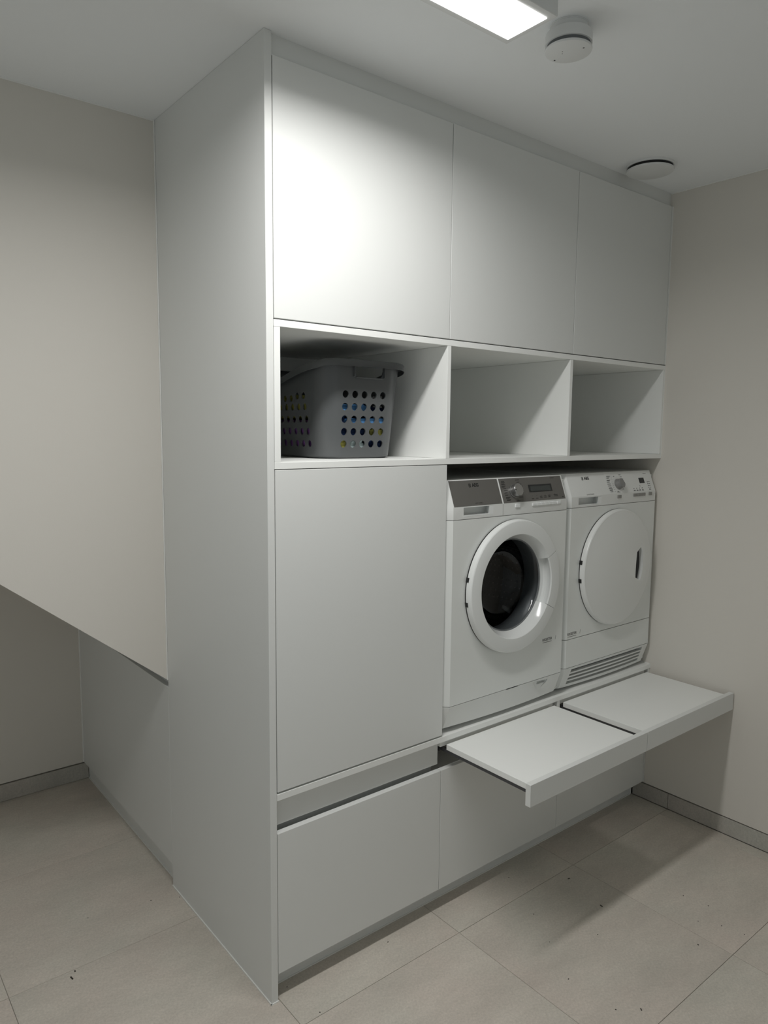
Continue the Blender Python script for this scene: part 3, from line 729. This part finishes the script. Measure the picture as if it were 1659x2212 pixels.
# foot grille: frame, four slots, slats
K = kick_fn(TX0, TX1, TY, 0.6905, 0.6085)
bm = bmesh.new()
GL0, GL1, GR0, GR1 = 1.2880, 1.2810, 1.7640, 1.7620
ta, tb = 0.115, 0.86
kick_piece(bm, K, TF0, TF1, 0, ta, 0.020, 20, 1)
kick_piece(bm, K, TF0, TF1, tb, 1, 0.020, 20, 1)
kick_piece(bm, K, TF0, (GL0, GL1), ta, tb, 0.020, 3, 2)
kick_piece(bm, K, (GR0, GR1), TF1, ta, tb, 0.020, 3, 2)
side_kick(bm, K, TF0, TX0, 0.016); side_kick(bm, K, TF1, TX1, 0.016)
obj('grille_frame', bm, 'plastic', dr, smooth=25)
st = (tb-ta)/4
for i in range(1, 4):
    t = ta+st*i
    obj('slat', kick_piece(bmesh.new(), K, 1.2845, 1.7628, t-0.028, t+0.052, 0.016, 20, 1), 'plastic', dr, smooth=25)
obj('grille_backing', kick_piece(bmesh.new(), K, 1.2835, 1.7630, ta+0.005, tb-0.005, 0.0185, 20, 2, front=0.0165), 'gasket', dr, 'dark space behind the slats', smooth=25)

# ------------------------------------------------------------------ laundry basket
BZ0 = 1.4785
def rr_ring(xa, xb, ya, yb, rad, n=12):
    pts = []
    for cx_, cy_, a0 in ((xa+rad, ya+rad, 180), (xb-rad, ya+rad, 270), (xb-rad, yb-rad, 0), (xa+rad, yb-rad, 90)):
        for k in range(n+1):
            a = math.radians(a0+90*k/n); pts.append((cx_+rad*math.cos(a), cy_+rad*math.sin(a)))
    return pts
BX, BYF, BYB = 0.3945, 0.104, 0.585
def ring_at(t, inset=0.0, n=12):
    """t: 0 at the base, 1 at the rim."""
    hw = 0.1320+0.0205*t-inset
    return rr_ring(BX-hw, BX+hw, 0.1265-0.0215*t+inset, 0.560+0.0200*t-inset, 0.064-inset*0.6, n)
RIMZ = ((0.0, 1.7555), (0.020, 1.7525), (0.035, 1.7470), (0.060, 1.7415), (0.090, 1.7370), (0.110, 1.7335), (0.135, 1.7280), (0.185, 1.7155), (0.215, 1.7080), (0.245, 1.7050))
def rim_z(x, y):
    s = min(max(0.0, y-BYF), max(0.0, BYB-y))
    for (a, za), (b8, zb) in zip(RIMZ, RIMZ[1:]):
        if s <= b8: return za+(zb-za)*max(0, s-a)/(b8-a)
    return RIMZ[-1][1]
def densify(pts, m=6):
    out = []
    for i, p in enumerate(pts):
        q = pts[(i+1) % len(pts)]
        d = math.hypot(q[0]-p[0], q[1]-p[1]); k = m if d > 0.05 else 1
        if d > 0.2: k = 18
        for j in range(k): out.append((p[0]+(q[0]-p[0])*j/k, p[1]+(q[1]-p[1])*j/k))
    return out
def level(t, inset, zmin=None):
    pts = densify(ring_at(t, inset)); out = []
    for x, y in pts:
        z = BZ0+0.006+(rim_z(x, y)-BZ0-0.006)*t if zmin is None else zmin
        out.append((x, y, z))
    return out
bm = bmesh.new()
lev = []
lev.append([(BX+(x-BX)*0.93, 0.34+(y-0.34)*0.97, BZ0) for x, y, _ in level(0, 0)])
for t in (0.0, 0.12, 0.25, 0.4, 0.55, 0.7, 0.85, 1.0): lev.append(level(t, 0.0))
for t in (1.0, 0.85, 0.7, 0.55, 0.4, 0.25, 0.12, 0.02): lev.append(level(t, 0.0042))
rings = [[bm.verts.new(p) for p in L_] for L_ in lev]; n = len(rings[0])
for a, b6 in zip(rings, rings[1:]):
    for i in range(n): bm.faces.new((a[i], a[(i+1) % n], b6[(i+1) % n], b6[i]))
bm.faces.new(rings[0][::-1]); bm.faces.new(rings[-1])
bk = thing('laundry_basket', 'grey plastic laundry basket with round holes in the open shelf', 'basket', (BX, 0.34, BZ0))
tub = obj('tub', bm, 'basket', bk, smooth=40)
cb = bmesh.new()
for row in range(5):
    z = 1.6645-0.0359*row
    for col in range(5):
        x = 0.3915+(col-2)*(0.0343-0.0006*row/4)
        join(cb, cyl_y(bmesh.new(), x, z, 0.0108, 0.085, 0.145, 24))
    for col in range(10):
        y = 0.222+0.0335*col; zz = z-0.004*(0 if row else 1)
        if row == 0 and 1 < col < 8: zz -= 0.006
        q = cyl_y(bmesh.new(), 0, zz, 0.0105, -0.035, 0.035, 20)
        for v in q.verts: v.co = Vector((BX-0.145+v.co.y, y+v.co.x-0.004*row, v.co.z))
        join(cb, q)
        q = cyl_y(bmesh.new(), 0, zz, 0.0105, -0.035, 0.035, 20)
        for v in q.verts: v.co = Vector((BX+0.145+v.co.y, y+v.co.x-0.004*row, v.co.z))
        join(cb, q)
cut(tub, cb)
# hand hole in the near end
hp = [(0.3480, 1.7452), (0.4590, 1.7452), (0.4540, 1.7230), (0.4490, 1.7160), (0.4430, 1.7138), (0.3640, 1.7138), (0.3580, 1.7160), (0.3530, 1.7230)]
cut(tub, prism(bmesh.new(), hp, 'y', 0.07, 0.135))
# rolled rim
pts = densify(ring_at(1.0, 0.0), 8); n = len(pts)
prof = [(-0.003, -0.002), (0.000, 0.0055), (0.006, 0.0078), (0.0145, 0.0070), (0.0180, 0.0030), (0.0188, -0.0125), (0.0170, -0.0130), (0.0160, 0.0015), (0.0120, 0.0050), (0.0040, 0.0050), (0.000, -0.004)]
bm = bmesh.new(); rings = []
for i in range(n):
    p0, p1 = Vector(pts[i-1]), Vector(pts[(i+1) % n]); d = (p1-p0).normalized(); nn = Vector((d.y, -d.x))
    x, y = pts[i]; z = rim_z(x, y)
    rings.append([bm.verts.new((x+nn.x*a, y+nn.y*a, z+b7)) for a, b7 in prof])
for i in range(n):
    a, b6 = rings[i], rings[(i+1) % n]
    for k in range(len(prof)): bm.faces.new((a[k], a[(k+1) % len(prof)], b6[(k+1) % len(prof)], b6[k]))
obj('rim', bm, 'basket', bk, 'rolled rim dipping along the sides', smooth=40)
bm = bmesh.new()
for pz in ((0.3465, 0.3500, 1.7150, 1.7450), (0.4570, 0.4605, 1.7150, 1.7450), (0.3530, 0.4540, 1.7118, 1.7140)):
    box(bm, pz[0], pz[1], 0.1005, 0.1115, pz[2], pz[3], 0.0008)
obj('grip_lip', bm, 'basket', bk, smooth=0)

# laundry in it: crumpled cloths, each in its own place
def crumple(name, label, m, x0, x1, y0, y1, z0, z1, seed):
    rn = random.Random(seed); bm = bmesh.new()
    bmesh.ops.create_icosphere(bm, subdivisions=4, radius=1.0)
    c = Vector(((x0+x1)/2, (y0+y1)/2, (z0+z1)/2)); h = Vector(((x1-x0)/2, (y1-y0)/2, (z1-z0)/2))
    ph = [(Vector((rn.gauss(0, 1), rn.gauss(0, 1), rn.gauss(0, 1))).normalized(), rn.uniform(4, 12), rn.uniform(0, 6.28), rn.uniform(0.015, 0.045)) for _ in range(9)]
    for v in bm.verts:
        d = v.co.normalized(); k = 0.93
        for ax, fr, p, am in ph: k += am*math.sin(fr*d.dot(ax)+p)
        e = 0.42
        q = [math.copysign(abs(d[i])**e, d[i])*k for i in range(3)]
        q = [max(-1.0, min(1.0, t)) for t in q]
        p = c+Vector((q[0]*h.x, q[1]*h.y, q[2]*h.z))
        t = max(0, min(1, (p.z-BZ0)/0.25)); hw = 0.1320+0.0205*t-0.0100; rad = 0.057     # rounded corners of the tub
        ya, yb = 0.1265-0.0215*t+0.0100, 0.548+0.02*t
        ix = max(BX-hw+rad, min(BX+hw-rad, p.x)); iy = max(ya+rad, min(yb-rad, p.y))
        dx, dy = p.x-ix, p.y-iy; dl = math.hypot(dx, dy)
        if dl > rad: p.x = ix+dx*rad/dl; p.y = iy+dy*rad/dl
        v.co = p
    return obj(name, bm, m, None, label, 'laundry', smooth=180, origin=tuple(c))
crumple('cloth', 'olive yellow cloth behind the lowest left holes of the basket front', 'olive', 0.284, 0.345, 0.128, 0.195, 1.4925, 1.5370, 5)
crumple('cloth', 'pale mint cloth at the bottom middle of the basket front', 'pale', 0.347, 0.412, 0.130, 0.195, 1.4925, 1.5340, 6)
crumple('shirt', 'deep navy garment behind the lowest right basket holes', 'navy', 0.414, 0.508, 0.130, 0.195, 1.4925, 1.5345, 8)
crumple('shirt', 'dark navy garment behind the fourth row of basket holes', 'navy', 0.280, 0.425, 0.126, 0.195, 1.5390, 1.5690, 4)
crumple('cloth', 'small olive cloth behind the fourth row right basket holes', 'olive', 0.427, 0.515, 0.128, 0.195, 1.5370, 1.5690, 9)
crumple('towel', 'sky blue cloth lower behind the middle row of basket holes', 'blue', 0.338, 0.520, 0.122, 0.195, 1.5710, 1.5985, 2)
crumple('shirt', 'black-blue garment at the left end of the middle hole row', 'navy', 0.284, 0.336, 0.122, 0.195, 1.5710, 1.6080, 12)
crumple('towel', 'sky blue cloth behind the second row of basket holes', 'blue', 0.284, 0.424, 0.126, 0.195, 1.6100, 1.6370, 1)
crumple('shirt', 'dark navy garment right of the upper sky blue cloth', 'navy', 0.426, 0.520, 0.126, 0.195, 1.6010, 1.6330, 13)
crumple('cloth', 'lilac cloth filling the basket behind its left side holes', 'purple', 0.262, 0.330, 0.198, 0.500, 1.4925, 1.5920, 10)
crumple('cloth', 'yellow-green cloth heaped above the lilac one in the basket', 'olive', 0.256, 0.330, 0.198, 0.500, 1.5940, 1.6660, 11)
crumple('shirt', 'added dark navy filling that darkens the inside of the basket', 'navy', 0.333, 0.515, 0.198, 0.540, 1.4925, 1.6600, 3)  # hidden core, added to keep the basket interior dark

# ------------------------------------------------------------------ crumbs on the floor
bm = bmesh.new(); rn = random.Random(11)
def PXY(u, v):
    """Point of the floor under a given sight line, used once to place the crumbs."""
    d = fw + r2*((u-829.5)/FPX) - u2*((v-1106)/FPX); t = -1.557536/d.z
    return (-0.917566+d.x*t, -1.6001+d.y*t)
for u, v, s, el in ((162, 2098, 3.2, 1.3), (155, 2113, 3.4, 3.0), (1229, 1898, 2.6, 2.2), (1299, 1957, 2.8, 2.5), (1530, 1957, 2.2, 1), (1508, 1990, 1.8, 1), (1559, 2000, 2.0, 1),
                    (1508, 2041, 2.3, 1.2), (1608, 2019, 1.8, 1.2), (1291, 2019, 1.9, 1), (1228, 2115, 2.0, 1), (1385, 2181, 2.4, 2.2), (1187, 2035, 1.5, 1), (1099, 1896, 1.9, 1),
                    (326, 1945, 1.9, 1), (388, 1938, 1.8, 1), (190, 1983, 1.6, 1), (1153, 1975, 1.8, 1), (1330, 2181, 1.8, 1.6), (1476, 1935, 1.6, 1.3), (620, 2132, 1.8, 1), (838, 2035, 1.9, 1.4), (691, 2187, 1.9, 1)):
    x, y = PXY(u, v); s *= 0.00068; a = rn.uniform(0, 3.1)
    X = Vector((math.cos(a), math.sin(a), 0)); Y = Vector((-math.sin(a), math.cos(a), 0))
    obox(bm, Vector((x, y, 0)), X, Y, ZV, -s*el, s*el, -s*0.8, s*0.8, -0.0004, 0.0012)
obj('crumbs', bm, 'speck', None, 'scattered dark specks of dirt on the tiled floor', 'dirt', kind='stuff', smooth=0)
